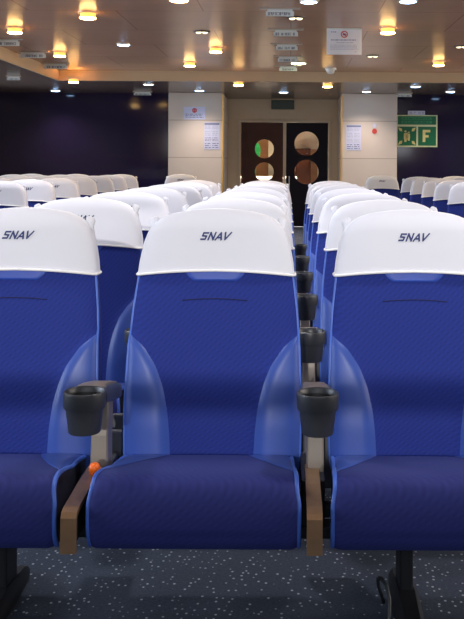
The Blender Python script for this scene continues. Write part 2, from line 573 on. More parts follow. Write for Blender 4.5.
PITCH = .587
COLS = [-.805, -.218, .369]
ROOT0, ROW = 2.40, .85
NROWS = 7
ORD = ['front', 'second', 'third', 'fourth', 'fifth', 'sixth', 'seventh', 'eighth', 'ninth', 'tenth']
COLN = ['left end', 'middle', 'right end']
seat0 = make_seat()
leg_bm = BM()
add_box(leg_bm, (0, .08, .125), (.05, .07, .21), .006)
add_box(leg_bm, (0, .06, .015), (.07, .40, .03), .008)
leg_me = obj('pedestal_leg', leg_bm, M['black'])
leg_mesh = leg_me.data
bpy.data.objects.remove(leg_me)


def add_leg(root):
    o = bpy.data.objects.new('pedestal_leg', leg_mesh); C.objects.link(o); o.parent = root


jit = {(1, 2): (.003, -.04), (1, 0): (-.004, .0), (2, 1): (-.001, .01), (3, 2): (-.003, .01), (4, 2): (-.003, 0), (3, 0): (-.004, 0)}
GM = 'passenger seats of the central block'
SMALL = ('stitched_crease', 'cushion_corner', 'seat_pan', 'cushion_side')
for r in range(NROWS):
    for c in range(3):
        dx, dy = jit.get((r, c), (0, 0))
        loc = (COLS[c] + dx, ROOT0 + ROW * r + dy, 0)
        lab = 'blue padded seat with white headrest cover, %s of the %s row in central block' % (COLN[c], ORD[r])
        if r == 0 and c == 0:
            seat0.location = loc; seat0['label'] = lab; seat0['group'] = GM
        else:
            s = copy_thing(seat0, loc, lab, GM, SMALL if r >= 2 else ())
            if r > 0: add_leg(s)

DROP = SMALL + ('edge_piping', 'cushion_piping', 'side_bolster', 'neck_pad')
# block across the left aisle
def side_block(cols, rows, side):
    names = ['beside the %s aisle' % side, 'second column from the %s aisle' % side, 'third column from the %s aisle' % side, 'fourth column from the %s aisle' % side]
    for k, (x, d0, n) in enumerate(cols):
        for i in range(n):
            lab = 'white-covered blue seat %s, %s nearest in its column' % (names[k], ORD[i] if i else 'the')
            s = copy_thing(seat0, (x + random.uniform(-.012, .012), d0 - .35 + ROW * i, 0), lab, 'passenger seats across the %s aisle' % side, DROP)
            add_leg(s)


side_block([(-2.20, 6.9, 7), (-2.787, 8.6, 5), (-3.374, 10.3, 3)], 7, 'left')
side_block([(1.60, 7.9, 5), (2.187, 10.45, 3)], 6, 'right')
for (x, y, lab) in ((-1.50, 12.3, 'lone white-covered seat in front of the left cream pillar'), (1.27, 12.3, 'lone white-covered seat in front of the right cream pillar')):
    s = copy_thing(seat0, (x, y, 0), lab, 'lone seats by the pillars', DROP); add_leg(s)

# ------------------------------------------------------------------ armrests with cup holders
def make_armrest():
    t = thing('cupholder_armrest', '', 'armrest')
    # arm: rounded bar curving down to the back
    path = [(.198, .541, .034, .034), (.185, .544, .039, .046), (.14, .553, .040, .052), (.08, .565, .041, .052), (.02, .577, .043, .050), (-.03, .585, .046, .046), (-.062, .588, .046, .040)]
    bm = BM(); rings = []
    for (y, z, hw, th) in path:
        rings.append([(hw * math.copysign(abs(math.cos(a)) ** .45, math.cos(a)), y, z + th / 2 * math.copysign(abs(math.sin(a)) ** .45, math.sin(a))) for a in [2 * PI * k / 28 for k in range(28)]])
    add_loft(bm, rings)
    obj('arm', bm, M['plastic'], t, True, angle=50)
    bm = BM(); rows = []
    for (y, z, hw, th) in path:
        zz = z + th / 2 + .0025
        rows.append([(-hw * .80, y, zz - .003), (-hw * .74, y, zz), (hw * .60, y, zz), (hw * .66, y, zz - .003)])
    add_loft(bm, rows, closed=False)
    obj('arm_top', bm, M['armtop'], t, True, angle=50)
    # cup holder
    cy = -.110
    DZ = -.003
    bm = BM()
    add_lathe(bm, [(.0375, .515), (.0395, .5175), (.0465, .574), (.0470, .576), (.0510, .577), (.0522, .580), (.0532, .612), (.0522, .6175), (.0492, .6190), (.0468, .616), (.0455, .60), (.036, .525)], (0, cy, DZ), 40)
    obj('cup_holder', bm, M['plastic'], t, True, angle=40)
    bm = BM(); add_lathe(bm, [(.0450, .604), (.035, .527), (.001, .527)], (0, cy, DZ), 32, False, False)
    obj('cup_liner', bm, M['plastic_in'], t, True)
    # post
    bm = BM(); rings = []
    for z, hw, y0, y1 in ((.335, .0235, .06, .13), (.45, .0225, .07, .135), (.555, .022, .085, .15)):
        rings.append([(-hw, y0 + .004, z), (-hw + .004, y0, z), (hw - .004, y0, z), (hw, y0 + .004, z), (hw, y1, z), (-hw, y1, z)])
    add_loft(bm, rings)
    obj('post', bm, M['post'], t)
    bm = BM(); add_box(bm, (0, .255, .355), (.060, .02, .115), .006); add_box(bm, (-.008, .16, .345), (.052, .20, .022), .004); add_box(bm, (0, .365, .32), (.13, .02, .22), .006); add_box(bm, (-.004, .31, .33), (.05, .10, .05), .004)
    obj('base_plate', bm, M['plate'], t)
    # bronze strap
    bm = BM(); w = .0185; ox = -.009
    pts = [(.10, .368), (-.06, .369), (-.205, .362), (-.228, .357), (-.236, .345), (-.238, .30), (-.238, .262)]
    o = [(.10, .356), (-.06, .357), (-.20, .350), (-.22, .346), (-.2245, .340), (-.226, .30), (-.226, .262)]
    rings = [[(ox - w, a, b), (ox + w, a, b), (ox + w, c, d), (ox - w, c, d)] for (a, b), (c, d) in zip(pts, o)]
    add_loft(bm, rings)
    obj('bronze_strap', bm, M['copper'], t)
    bm = BM(); add_box(bm, (-.011, -.04, .305), (.012, .34, .09), .004); add_box(bm, (-.007, .11, .298), (.062, .22, .122), .004)
    obj('side_plate', bm, M['black'], t)
    return t


arm0 = make_armrest()
ARMX = {1: (COLS[0] + COLS[1]) / 2 + .004, 2: (COLS[1] + COLS[2]) / 2 - .003}
GA = 'cup holder armrests between the seats'
first = True
for b, rows in ((1, 2), (2, 6)):
    for r in range(rows):
        who = 'left' if b == 1 else 'right'
        lab = 'charcoal cup holder armrest %s of the middle seat in the %s row' % (who, ORD[r])
        loc = (ARMX[b], ROOT0 + ROW * r, 0)
        if first:
            arm0.location = loc; arm0['label'] = lab; arm0['group'] = GA; a = arm0; first = False
        else:
            a = copy_thing(arm0, loc, lab, GA)
# recline button beside the left one
bm = BM()
add_lathe(bm, [(.010, -.02), (.0145, -.014), (.0155, .0), (.0135, .012), (.008, .018), (.001, .020)], (0, 0, 0), 20)
bt = obj('recline_button', bm, M['orange'], arm0, True, loc=(.006, -.012, .387))
bt['label'] = 'orange recline button'
bt.rotation_euler = (math.radians(35), 0, 0)

# ------------------------------------------------------------------ frame carrying the front row
t = thing('bench_frame', 'black steel bench frame on floor feet beneath the front row of seats', 'seat frame', (0, ROOT0, 0))
bm = BM(); add_box(bm, (-.218, .05, .212), (1.66, .06, .034), .006); add_box(bm, (-.218, .19, .212), (1.66, .05, .034), .006)
obj('beam', bm, M['black'], t)
for x in (.315, -.762):
    bm = BM()
    add_box(bm, (x, .085, .115), (.036, .10, .19), .006)
    add_box(bm, (x, .10, .192), (.075, .20, .012), .003)
    lg = obj('leg', bm, M['black'], t)
    bm = BM(); rr = []
    for y, hw, zt in ((.25, .02, .022), (.20, .030, .040), (.10, .034, .052), (.03, .036, .058), (-.06, .034, .046), (-.20, .031, .034), (-.24, .022, .022)):
        rr.append([(x - hw, y, .001), (x - hw, y, zt * .6), (x - hw * .6, y, zt), (x + hw * .6, y, zt), (x + hw, y, zt * .6), (x + hw, y, .001)])
    add_loft(bm, rr)
    obj('foot', bm, M['black'], lg, True, angle=40)
bm = BM()
add_tube(bm, [(0.248 + .012 * math.sin(k * .9), 2.40 + .02 * k - .1, .012 + .10 * abs(math.sin(k * PI / 8)) ** 1.2) for k in range(9)], .005, 8)
tag(obj('loose_cable', bm, M['plastic'], None, True), 'thin black cable looped on carpet beside the right front seat leg', 'cable')

# ------------------------------------------------------------------ room
ZC, ZS = 2.58, 2.43
XL, XR, YF = -5.6, 5.4, 13.8
DW = 16.2; DD = 17.5; YB = -2.0
RX0, RX1 = -3.48, 3.5
bm = BM(); add_box(bm, (-.1, 9.8, -.05), (11.6, 24.4, .1)); struct('floor', bm, M['carpet'])
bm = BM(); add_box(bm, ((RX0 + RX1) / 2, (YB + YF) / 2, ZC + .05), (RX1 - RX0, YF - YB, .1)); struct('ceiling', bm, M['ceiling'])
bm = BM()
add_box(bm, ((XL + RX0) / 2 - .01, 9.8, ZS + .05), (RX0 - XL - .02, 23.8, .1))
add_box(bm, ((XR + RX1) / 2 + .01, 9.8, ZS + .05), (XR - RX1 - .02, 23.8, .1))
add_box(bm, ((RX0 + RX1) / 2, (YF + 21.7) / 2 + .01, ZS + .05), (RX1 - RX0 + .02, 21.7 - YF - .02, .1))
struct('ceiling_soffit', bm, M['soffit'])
bm = BM()
add_box(bm, ((RX0 + RX1) / 2, YF + .008, (ZC + ZS) / 2), (RX1 - RX0 + .04, .03, ZC - ZS + .006), .006)
add_box(bm, (RX0 - .006, (YB + YF) / 2, (ZC + ZS) / 2), (.03, YF - YB, ZC - ZS + .006), .006)
add_box(bm, (RX1 + .006, (YB + YF) / 2, (ZC + ZS) / 2), (.03, YF - YB, ZC - ZS + .006), .006)
struct('trim_1', bm, M['fascia'])

# glossy navy back wall either side of the pillars
pL0, pL1 = (168 - VX) * 16 / F, (222 - VX) * 16 / F
pR0, pR1 = (342 - VX) * 16 / F, (397 - VX) * 16 / F
bm = BM(); add_box(bm, ((XL + pL0) / 2, DW + .05, 1.215), (pL0 - XL, .1, 2.43)); struct('wall_back_left', bm, M['navywall'])
bm = BM(); add_box(bm, ((XR + pR1) / 2, DW + .05, 1.215), (XR - pR1, .1, 2.43)); struct('wall_back_right', bm, M['navywall'])
bm = BM(); add_box(bm, ((pL0 + pL1) / 2, 16 + .78, 1.215), (pL1 - pL0, 1.56, 2.43), .012); struct('pillar_left', bm, M['pillar'])
bm = BM(); add_box(bm, ((pR0 + pR1) / 2, 16 + .78, 1.215), (pR1 - pR0, 1.56, 2.43), .012); struct('pillar_right', bm, M['pillar'])
for nm, x in (('lit_strip_left', pL1 + .012), ('lit_strip_right', pR0 - .012)):  # added yellow strips painting the lit inner faces of the pillars
    bm = BM(); add_box(bm, (x, 16.02, 1.2), (.03, .05, 2.4), .006); struct(nm, bm, M['lit_edge'])
# door wall
dx0, dx1, dz = (240 - VX) * DD / F, (329 - VX) * DD / F, 2.0
bm = BM()
add_box(bm, ((pL1 + dx0) / 2, DD + .05, 1.215), (dx0 - pL1, .1, 2.43))
add_box(bm, ((pR0 + dx1) / 2, DD + .05, 1.215), (pR0 - dx1, .1, 2.43))
add_box(bm, ((dx0 + dx1) / 2, DD + .05, (2.43 + dz) / 2), (dx1 - dx0, .1, 2.43 - dz))
struct('wall_back', bm, M['cream'])
bm = BM()
for x in (dx0 - .01, dx1 + .01): add_box(bm, (x, DD - .01, dz / 2), (.05, .06, dz), .006)
add_box(bm, ((dx0 + dx1) / 2, DD - .01, dz + .012), (dx1 - dx0 + .07, .06, .05), .006)
xm = (284.5 - VX) * DD / F
add_box(bm, (xm, DD + .0, dz / 2), (.055, .05, dz - .02), .006)
struct('trim_4', bm, M['doorframe'])


def door_leaf(name, x0, x1, y, m, holes, rimr):
    """leaf with two round windows: the sheet is cut around each hole"""
    bm = BM(); th = .045
    z0, z1 = 0.01, dz - .015
    zc = [h[1] for h in holes]; zm = sum(zc) / 2
    for (hx, hz, r), (a, b) in zip(holes, ((zm, z1), (z0, zm))):
        n = 40
        outer = []; inner = []
        for k in range(n):
            an = 2 * PI * k / n
            c_, s_ = math.cos(an), math.sin(an)
            tx = ((x1 - hx) if c_ > 0 else (x0 - hx)) / c_ if abs(c_) > 1e-6 else 1e9
            tz = ((b - hz) if s_ > 0 else (a - hz)) / s_ if abs(s_) > 1e-6 else 1e9
            q = min(tx, tz)
            outer.append((hx + c_ * q, hz + s_ * q)); inner.append((hx + c_ * r, hz + s_ * r))
        corners = [(x0, a), (x1, a), (x1, b), (x0, b)]
        for cx, cz in corners:                      # snap the nearest ring point to each corner
            k = min(range(n), key=lambda i: (outer[i][0] - cx) ** 2 + (outer[i][1] - cz) ** 2)
            outer[k] = (cx, cz)
        rings = [[(p[0], yy, p[1]) for p in ring] for ring, yy in ((outer, y), (inner, y), (inner, y + th), (outer, y + th), (outer, y))]
        add_loft(bm, rings, True, False, False)
    bmesh.ops.remove_doubles(bm, verts=bm.verts, dist=1e-6)
    d = struct(name, bm, m)
    for hx, hz, r in holes:
        bm = BM(); add_ring_xz(bm, (hx, 0, hz), r - .004, r + .022, y - .010, y + th + .01)
        rim = obj('porthole_rim', bm, m, d, True, angle=40)
        bm = BM(); add_loft(bm, [[(hx + r * math.cos(2 * PI * k / 32), yy, hz + r * math.sin(2 * PI * k / 32)) for k in range(32)] for yy in (y + .018, y + .024)])
        obj('porthole_pane', bm, M['glass'], rim)
    return d


def hole(px, py, rp, D):
    x, _, z = at(px, py, D); return (x, z, rp * D / F)


d1 = door_leaf('door_1', dx0 + .13, xm - .03, DD + .04, M['doorbrown'], [hole(264.3, 149, 9.7, DD + .04), hole(264.3, 172, 9.7, DD + .04)], .2)
d2 = door_leaf('door_2', xm + .03, dx1 - .02, DD + .02, M['doornavy'], [hole(306.5, 143.5, 12.4, DD + .02), hole(306.5, 172, 12.4, DD + .02)], .2)
bm = BM(); add_box(bm, (dx0 + .075, DD + .05, dz / 2), (.11, .05, dz - .02), .005); o = struct('trim_5', bm, M['doorbrown'])
bm = BM()
for z in (1.72, 1.05, .35): add_box(bm, (dx0 + .035, DD - .04, z), (.025, .03, .11), .004)
obj('hinge', bm, M['black'], o)
bm = BM(); add_box(bm, (xm + .09, DD - .01, .82), (.02, .03, .30), .006)
obj('door_handle', bm, M['steel'], d2)

# lobby behind the doors
bm = BM(); add_box(bm, (0, 21.5, 1.2), (6, .1, 2.5)); struct('wall_lobby', bm, M['lobby'])
bm = BM(); add_box(bm, (.75, 21.40, 1.95), (2.3, .08, .80), .01); struct('trim_6', bm, M['lobbycream'])
bm = BM(); add_box(bm, (.80, 21.0, 1.0), (.34, .2, 2.0), .01); struct('trim_7', bm, M['lobbycream'])
bm = BM(); add_box(bm, (-.42, 21.2, 1.2), (.16, .2, 2.3), .01); struct('trim_8', bm, M['lobbycream'])
bm = BM(); add_box(bm, (.30, 21.1, .78), (.34, .2, 1.56), .01); struct('trim_9', bm, M['doorbrown'])
bm = BM()
add_box(bm, (-.55, 20.2, .45), (1.3, .5, .86), .02); add_box(bm, (-.55, 20.15, .90), (1.4, .62, .05), .012)
tag(obj('reception_counter', bm, M['lobbywhite']), 'white counter in the lobby seen through the left door portholes', 'counter')
bm = BM(); add_loft(bm, [[(-.80 + .13 * math.cos(2 * PI * k / 28), yy, 1.50 + .20 * math.sin(2 * PI * k / 28)) for k in range(28)] for yy in (20.90, 20.94)])
add_box(bm, (-.80, 20.95, .62), (.05, .03, 1.24))
tag(obj('lobby_sign', bm, M['greenlobby']), 'green oval sign in the lobby seen through the upper left porthole', 'sign')

# side walls and front bulkhead with its windows (behind the camera)
bm = BM(); add_box(bm, (XL - .05, 9.8, 1.3), (.1, 24.4, 2.7)); struct('wall_left', bm, M['wallpaint'])
bm = BM(); add_box(bm, (XR + .05, 9.8, 1.3), (.1, 24.4, 2.7)); struct('wall_right', bm, M['wallpaint'])
SILL, HEAD = 1.325, 2.36
bm = BM()
add_box(bm, (0, YB - .06, SILL / 2), (11.2, .1, SILL))
add_box(bm, (0, YB - .06, (HEAD + 2.75) / 2), (11.2, .1, 2.75 - HEAD))
struct('wall_front', bm, M['wallpaint'])
bm = BM()
add_box(bm, (0, YB - .06, 1.520), (11.2, .09, .082), .01)
for x in (-5.4, -3.2, 3.6, 5.3): add_box(bm, (x, YB - .06, (SILL + HEAD) / 2), (.09, .09, HEAD - SILL), .01)
struct('window_1', bm, M['steel'])

# ------------------------------------------------------------------ lamps
def downlight(px, py, z, kind, size=1.0, note='', energy=0):
    x, D = on_plane(px, py, z - (.06 if kind == 'warm' else .01))
    name = {'warm': 'downlight', 'cool': 'downlight', 'green': 'downlight', 'dim': 'recessed_spotlight'}[kind]
    t = thing(name, note, 'ceiling lamp', (x, D, z), 'round lamps set in the ceiling')
    r = .078 * size
    bm = BM()
    rm = M['ringdark'] if kind == 'dim' else M['ring']
    add_lathe(bm, [(r * 1.22, 0), (r * 1.22, -.008), (r * 1.12, -.014), (r, -.012), (r * .98, 0)], (0, 0, 0), 28, False, False)
    obj('trim_ring', bm, rm, t, True, angle=40)
    bm = BM()
    if kind == 'dim':
        add_lathe(bm, [(r * .99, -.003), (r * .6, -.004), (.001, -.004)], (0, 0, 0), 24, False, False)
        obj('recess', bm, M['plastic_in'], t, True)
        for s in (-1, 1):
            bm = BM(); add_lathe(bm, [(.030, -.004), (.030, -.014), (.018, -.022), (.001, -.024)], (s * r * .48, 0, 0), 16, False, False)
            obj('bulb', bm, M['lampdim'], t, True)
    else:
        dp = .018; zo = 0
        if kind == 'warm':
            zo = -.046
            b2 = BM(); add_lathe(b2, [(r * .93, -.004), (r * .95, -.05)], (0, 0, 0), 28, False, False)
            obj('glass_sleeve', b2, M['sleeve'], t, True)
        add_lathe(bm, [(r * 1.0, -.006), (r * .97, -dp * .7), (r * .75, -dp), (r * .4, -dp * 1.12), (.001, -dp * 1.16)], (0, 0, zo), 28, False, False)
        obj('lens', bm, M['lamp' + kind], t, True)
    if energy:
        l = bpy.data.lights.new('downlight_beam', 'SPOT'); l.energy = energy
        l.spot_size = math.radians(125); l.spot_blend = 1.0; l.shadow_soft_size = .06
        l.color = {'warm': (1, .70, .40), 'cool': (1, .87, .79), 'green': (.95, 1, .75), 'dim': (1, .8, .5)}[kind]
        lo = bpy.data.objects.new('downlight_beam', l); C.objects.link(lo); lo.location = (x, D, z - (.10 if kind == 'warm' else .05))
    return t


def kindword(k): return {'warm': 'warm glowing', 'cool': 'bluish white', 'green': 'greenish white', 'dim': 'dark twin-bulb'}[k]


main = [(14, 35, 'warm', 'nearest the left edge of the raised ceiling', 14), (87, 20, 'warm', 'on raised ceiling, upper left of centre', 22),
        (59, 58, 'warm', 'beside the left hanging row signs', 22), (178, 2, 'warm', 'cut by the top edge, left of centre', 26),
        (215, 53, 'warm', 'right one of the pair left of the sign column', 26), (189, 67, 'warm', 'left one of the pair near the beam', 26),
        (387, 33, 'warm', 'right of the white hanging notice', 26), (438, 65, 'warm', 'near the right edge before the beam', 26),
        (298, 63.5, 'green', 'glowing behind the hanging row signs', 20), (123, 46, 'cool', 'alone between warm lamps left of centre', 14),
        (201, 33, 'dim', 'left of the sign column', 0), (295, 18.5, 'dim', 'among the hanging row signs', 0), (372, 56, 'dim', 'right of the white dome', 0),
        (461, 46, 'dim', 'at the right edge', 0), (407, 1, 'cool', 'cut by the top edge on the right', 14), (308, 2, 'cool', 'behind the nearest row sign at the top edge', 12)]
for px, py, k, note, e in main:
    downlight(px, py, ZC, k, {'warm': .95, 'green': 1.25}.get(k, .9), '%s ceiling lamp, %s' % (kindword(k), note), e)
soff = [(73, 84, 'warm', 'first at left behind the beam'), (55, 92.2, 'cool', 'beside the navy wall at far left'), (148, 85.5, 'cool', 'left of the left pillar'), (199, 91.3, 'cool', 'above the left pillar'),
        (238, 86, 'warm', 'just left of the doors'), (283, 92.5, 'cool', 'directly before the doors'), (327, 87, 'warm', 'just right of the doors'),
        (366, 91.3, 'cool', 'above the right pillar'), (415, 86, 'cool', 'above the green assembly sign'), (450, 91, 'cool', 'last at the right edge')]
for px, py, k, note in soff:
    downlight(px, py, ZS, k, .95, '%s soffit lamp, %s' % (kindword(k), note), 64 if k == 'warm' else 50)

x, D = on_plane(330, 68, ZC)
t = thing('smoke_detector', 'small white dome detector on ceiling just before the beam', 'detector', (x, D, ZC))
bm = BM(); add_lathe(bm, [(.085, 0), (.085, -.02), (.06, -.028)], (0, 0, 0), 24, False, False); obj('base', bm, M['detector'], t, True, angle=40)
bm = BM(); add_lathe(bm, [(.062, -.026), (.058, -.055), (.035, -.08), (.001, -.088)], (0, 0, 0), 24, False, False); obj('dome', bm, M['detector'], t, True)

# ------------------------------------------------------------------ writing: small illegible lines of print made of short strokes
def print_lines(bm, x0, x1, z0, z1, y, lines, fill=.55, words=True, rng=None):
    rng = rng or random.Random(3)
    h = (z1 - z0) / lines
    for i in range(lines):
        zc = z1 - (i + .5) * h
        x = x0; end = x1 - (x1 - x0) * rng.uniform(0, .18)
        while x < end:
            w = h * rng.uniform(.5, 2.2)
            xx = min(end, x + w)
            add_quad_xz(bm, x, xx, zc - h * fill / 2, zc + h * fill / 2, y)
            x = xx + h * .45
    return bm


def line_parts(name, m, parent, x0, x1, z0, z1, y, lines, fill=.5, rng=None):
    rng = rng or random.Random(9); h = (z1 - z0) / lines
    for i in range(lines):
        bm = BM(); print_lines(bm, x0, x1, z1 - (i + 1) * h, z1 - i * h, y, 1, fill, rng=rng)
        obj(name, bm, m, parent, fix=False)


def glyphs(bm, x0, x1, z0, z1, y, seed):
    """characters too small to read: seven-segment-like figures in a row"""
    rng = random.Random(seed); h = z1 - z0; w = h * .55; x = x0; th = h * .17
    while x + w <= x1:
        if rng.random() > .14:
            for k, (a, b, c, d) in enumerate(((0, 0, w, th), (0, h - th, w, h), (0, h / 2 - th / 2, w, h / 2 + th / 2), (0, 0, th, h), (w - th, 0, w, h))):
                if rng.random() > .30: add_quad_xz(bm, x + a, x + c, z0 + b, z0 + d, y - .0002 * k)
        x += w * 1.4
    return bm


# hanging row signs
def row_sign(px, py, z, w, ph, label, seed, group, barw=1.45, tilt=0):
    x, D = on_plane(px, py, z)
    t = thing('row_sign', label, 'sign', (x, D, z), group)
    bm = BM(); add_box(bm, (0, 0, -.006), (w * barw, .05, .012), .002); obj('ceiling_bar', bm, M['bar'], t)
    bm = BM(); add_box(bm, (0, 0, -.012 - .02 / 2), (w * .9, .006, .022)); add_box(bm, (0, 0, -.03 - ph / 2), (w, .008, ph), .002)
    pl = obj('sign_plate', bm, M['acrylic'], t)
    bm = BM(); glyphs(bm, -w * .42, w * .42, -.03 - ph * .80, -.03 - ph * .22, -.0048, seed)
    obj('lettering', bm, M['inkdark'], pl, fix=False)
    return t


names6 = ['nearest', 'second', 'third', 'fourth', 'fifth', 'farthest']
for i, (px, py) in enumerate(((279, 8), (285, 29), (286, 43.6), (287, 56), (287.5, 65.7), (284, 75.4))):
    row_sign(px, py, ZC, .25, .045, '%s of the pale row number signs hanging in the middle sign column' % names6[i], 10 + i, 'row number signs in the middle')
for i, (px, py) in enumerate(((4, 40.5), (32, 53), (55, 64.6), (68, 72.6))):
    row_sign(px, py, ZC, .33, .05, '%s pale row number sign hanging along the left ceiling edge' % ['nearest', 'second', 'third', 'farthest'][i], 30 + i, 'row number signs on the left', 1.2)
row_sign(13, 77.6, ZS, .19, .03, 'small pale row sign under the low soffit at far left', 50, 'row number signs under the soffit', 1.1)
row_sign(142, 92.4, ZS, .30, .035, 'small grey row sign under the soffit left of left pillar', 51, 'row number signs under the soffit', 1.1)
row_sign(404, 92.4, ZS, .25, .035, 'small grey row sign under the soffit above green sign', 52, 'row number signs under the soffit', 1.1)

# hanging notice
x0, _, _ = at(326, 28, 9.4); x1 = at(361, 28, 9.4)[0]
zt, zb = ZC - .004, at(0, 54, 9.4)[2]
t = thing('hanging_notice', 'white printed notice with red prohibition ring hanging from the ceiling', 'notice', ((x0 + x1) / 2, 9.4, ZC))
W, HH = x1 - x0, ZC - zb
bm = BM(); add_box(bm, (0, 0, -.008), (W * 1.0, .03, .016), .003); obj('clip_rail', bm, M['acrylic'], t)
bm = BM(); add_box(bm, (0, 0, -HH / 2 - .008), (W, .006, HH - .008), .001); sh = obj('sheet', bm, M['paper'], t)
y = -.0042
bm = BM(); add_ring_xz(bm, (0, 0, -.062), .026, .036, y - .001, y); obj('prohibition_ring', bm, M['red'], sh)
bm = BM(); add_poly_xz(bm, [(-.024, -.041), (-.018, -.037), (.024, -.083), (.018, -.087)], y - .0012)
obj('prohibition_bar', bm, M['red'], sh, fix=False)
bm = BM(); add_disc(bm, (.001, y - .0004, -.063), .015, 'Y', 12, .010); add_quad_xz(bm, -.02, .02, -.070, -.066, y - .0005); obj('pictogram', bm, M['inkdark'], sh, fix=False)
line_parts('heading_line', M['ink'], sh, -W * .38, -W * .22, -.045, -.032, y, 1, .7); line_parts('heading_line', M['ink'], sh, -W * .38, W * .42, -.128, -.112, y, 1, .6)
line_parts('print_line', M['inkpale'], sh, -W * .22, W * .3, -.155, -.138, y, 1, .5); line_parts('print_line', M['inkpale'], sh, -W * .40, W * .42, -.222, -.165, y, 4, .4); line_parts('print_line', M['inkpale'], sh, W * .30, W * .36, -.245, -.234, y, 1, .8)

# exit sign over the doors
x0, _, z0 = at(271, 109.5, DD); x1, _, z1 = at(294, 100.5, DD)
t = thing('exit_sign', 'unlit dark green exit sign on cream wall above the doors', 'sign', ((x0 + x1) / 2, DD, (z0 + z1) / 2))
bm = BM(); add_box(bm, (0, -.04, 0), (x1 - x0, .08, z1 - z0), .006); obj('sign_box', bm, M['greendark'], t)
bm = BM(); add_box(bm, (0, -.045, (z1 - z0) / 2 + .03), (x1 - x0 - .02, .09, .05), .004); obj('mounting', bm, M['cream'], t)

# green assembly station sign on the right
gx0, _, gz0 = at(396.8, 146.3, DW); gx1, _, gz1 = at(437, 114.3, DW)
t = thing('assembly_sign', 'large green assembly station sign with letter F on navy wall', 'sign', (0, DW, 0))
bm = BM(); add_box(bm, ((gx0 + gx1) / 2, -.012, (gz0 + gz1) / 2), (gx1 - gx0, .024, gz1 - gz0), .002); bd = obj('board', bm, M['signcream'], t)
gw, gh = gx1 - gx0, gz1 - gz0
y = -.0255
bm = BM(); add_quad_xz(bm, gx0 + .012 * gw, gx0 + .965 * gw, gz0 + .70 * gh, gz0 + .965 * gh, y)
strip = obj('text_panel', bm, M['green'], bd, fix=False)
bm = BM(); add_quad_xz(bm, gx0 + .11 * gw, gx0 + .86 * gw, gz0 + .855 * gh, gz0 + .93 * gh, y - .0006); add_quad_xz(bm, gx0 + .11 * gw, gx0 + .86 * gw, gz0 + .735 * gh, gz0 + .82 * gh, y - .0006)
obj('text_band', bm, M['greenlight'], bd, fix=False)
line_parts('text_line', M['green'], bd, gx0 + .14 * gw, gx0 + .86 * gw, gz0 + .86 * gh, gz0 + .925 * gh, y - .0012, 1, .5)
line_parts('text_line', M['green'], bd, gx0 + .14 * gw, gx0 + .86 * gw, gz0 + .74 * gh, gz0 + .815 * gh, y - .0012, 1, .5)
ax0, ax1 = gx0 + .012 * gw, gx0 + .475 * gw; bx0, bx1 = gx0 + .52 * gw, gx0 + .965 * gw
az0, az1 = gz0 + .045 * gh, gz0 + .635 * gh
bm = BM(); add_quad_xz(bm, ax0, ax1, az0, az1, y); obj('assembly_panel', bm, M['green'], bd, fix=False)
bm = BM(); add_quad_xz(bm, bx0, bx1, az0, az1, y); obj('letter_panel', bm, M['green'], bd, fix=False)
cx, cz = (ax0 + ax1) / 2, (az0 + az1) / 2; q = (ax1 - ax0) / 2
bm = BM()
for sx in (-1, 1):
    for sz in (-1, 1):     # arrows pointing in from the corners
        def P(a, b): return (cx + sx * q * a, cz + sz * q * b)
        pts = [P(.40, .40), P(.44, .74), P(.62, .62), P(.88, .90), P(.95, .82), P(.66, .58), P(.76, .44)]
        pts = [P(.50, .50), P(.55, .80), P(.70, .86), P(.90, .93), P(.93, .88), P(.84, .66), P(.76, .54)]
        vs = [bm.verts.new((a, y - .0008, b)) for a, b in pts]
        bm.faces.new(vs)
obj('corner_arrows', bm, M['gold'], bd, fix=False)
bm = BM()
def figure(bm, ox, s):     # simple pictogram person
    add_disc(bm, (cx + ox * q, y - .0009, cz + .44 * q * s), .10 * q * s, 'Y', 14)
    add_poly_xz(bm, [(cx + (ox - .14 * s) * q, cz + .28 * q * s), (cx + (ox + .14 * s) * q, cz + .28 * q * s), (cx + (ox + .16 * s) * q, cz - .12 * q * s), (cx + (ox + .09 * s) * q, cz - .55 * q * s), (cx + (ox - .09 * s) * q, cz - .55 * q * s), (cx + (ox - .16 * s) * q, cz - .12 * q * s)], y - .001)
figure(bm, -.16, 1.15); figure(bm, .20, .9); figure(bm, .02, .7)
obj('people_symbol', bm, M['gold'], bd, fix=False)
fx, fz, fw, fh = (bx0 + bx1) / 2 - .010, (az0 + az1) / 2 + .005, .135, .215
bm = BM()
add_quad_xz(bm, fx - fw / 2, fx - fw / 2 + .048, fz - fh / 2, fz + fh / 2, y - .001)
add_quad_xz(bm, fx - fw / 2 + .047, fx + fw / 2, fz + fh / 2 - .045, fz + fh / 2, y - .0012)
add_quad_xz(bm, fx - fw / 2 + .047, fx + fw / 2 - .03, fz - .028, fz + .014, y - .0012)
obj('letter_f', bm, M['gold'], bd, fix=False)
px0, _, pz0 = at(407.5, 114.2, DW); px1, _, pz1 = at(424.5, 110, DW)
bm = BM(); add_box(bm, ((px0 + px1) / 2, DW - .012, (pz0 + pz1) / 2), (px1 - px0, .02, pz1 - pz0 - .004), .002)
t2 = tag(obj('small_plate', bm, M['lilac']), 'small pale plate on navy wall just above green sign', 'plate')
bm = BM(); glyphs(bm, px0 + .03, px1 - .02, pz0 + .022, pz1 - .02, DW - .0228, 77); obj('lettering', bm, M['ink'], t2, fix=False)

# papers on the pillars
DP = 16.0
def paper(px0, py0, px1, py1, name, label, cat, m):
    x0, _, z1 = at(px0, py0, DP); x1, _, z0 = at(px1, py1, DP)
    bm = BM(); add_box(bm, ((x0 + x1) / 2, DP - .004, (z0 + z1) / 2), (x1 - x0, .006, z1 - z0))
    return tag(obj(name, bm, m), label, cat), x0, x1, z0, z1


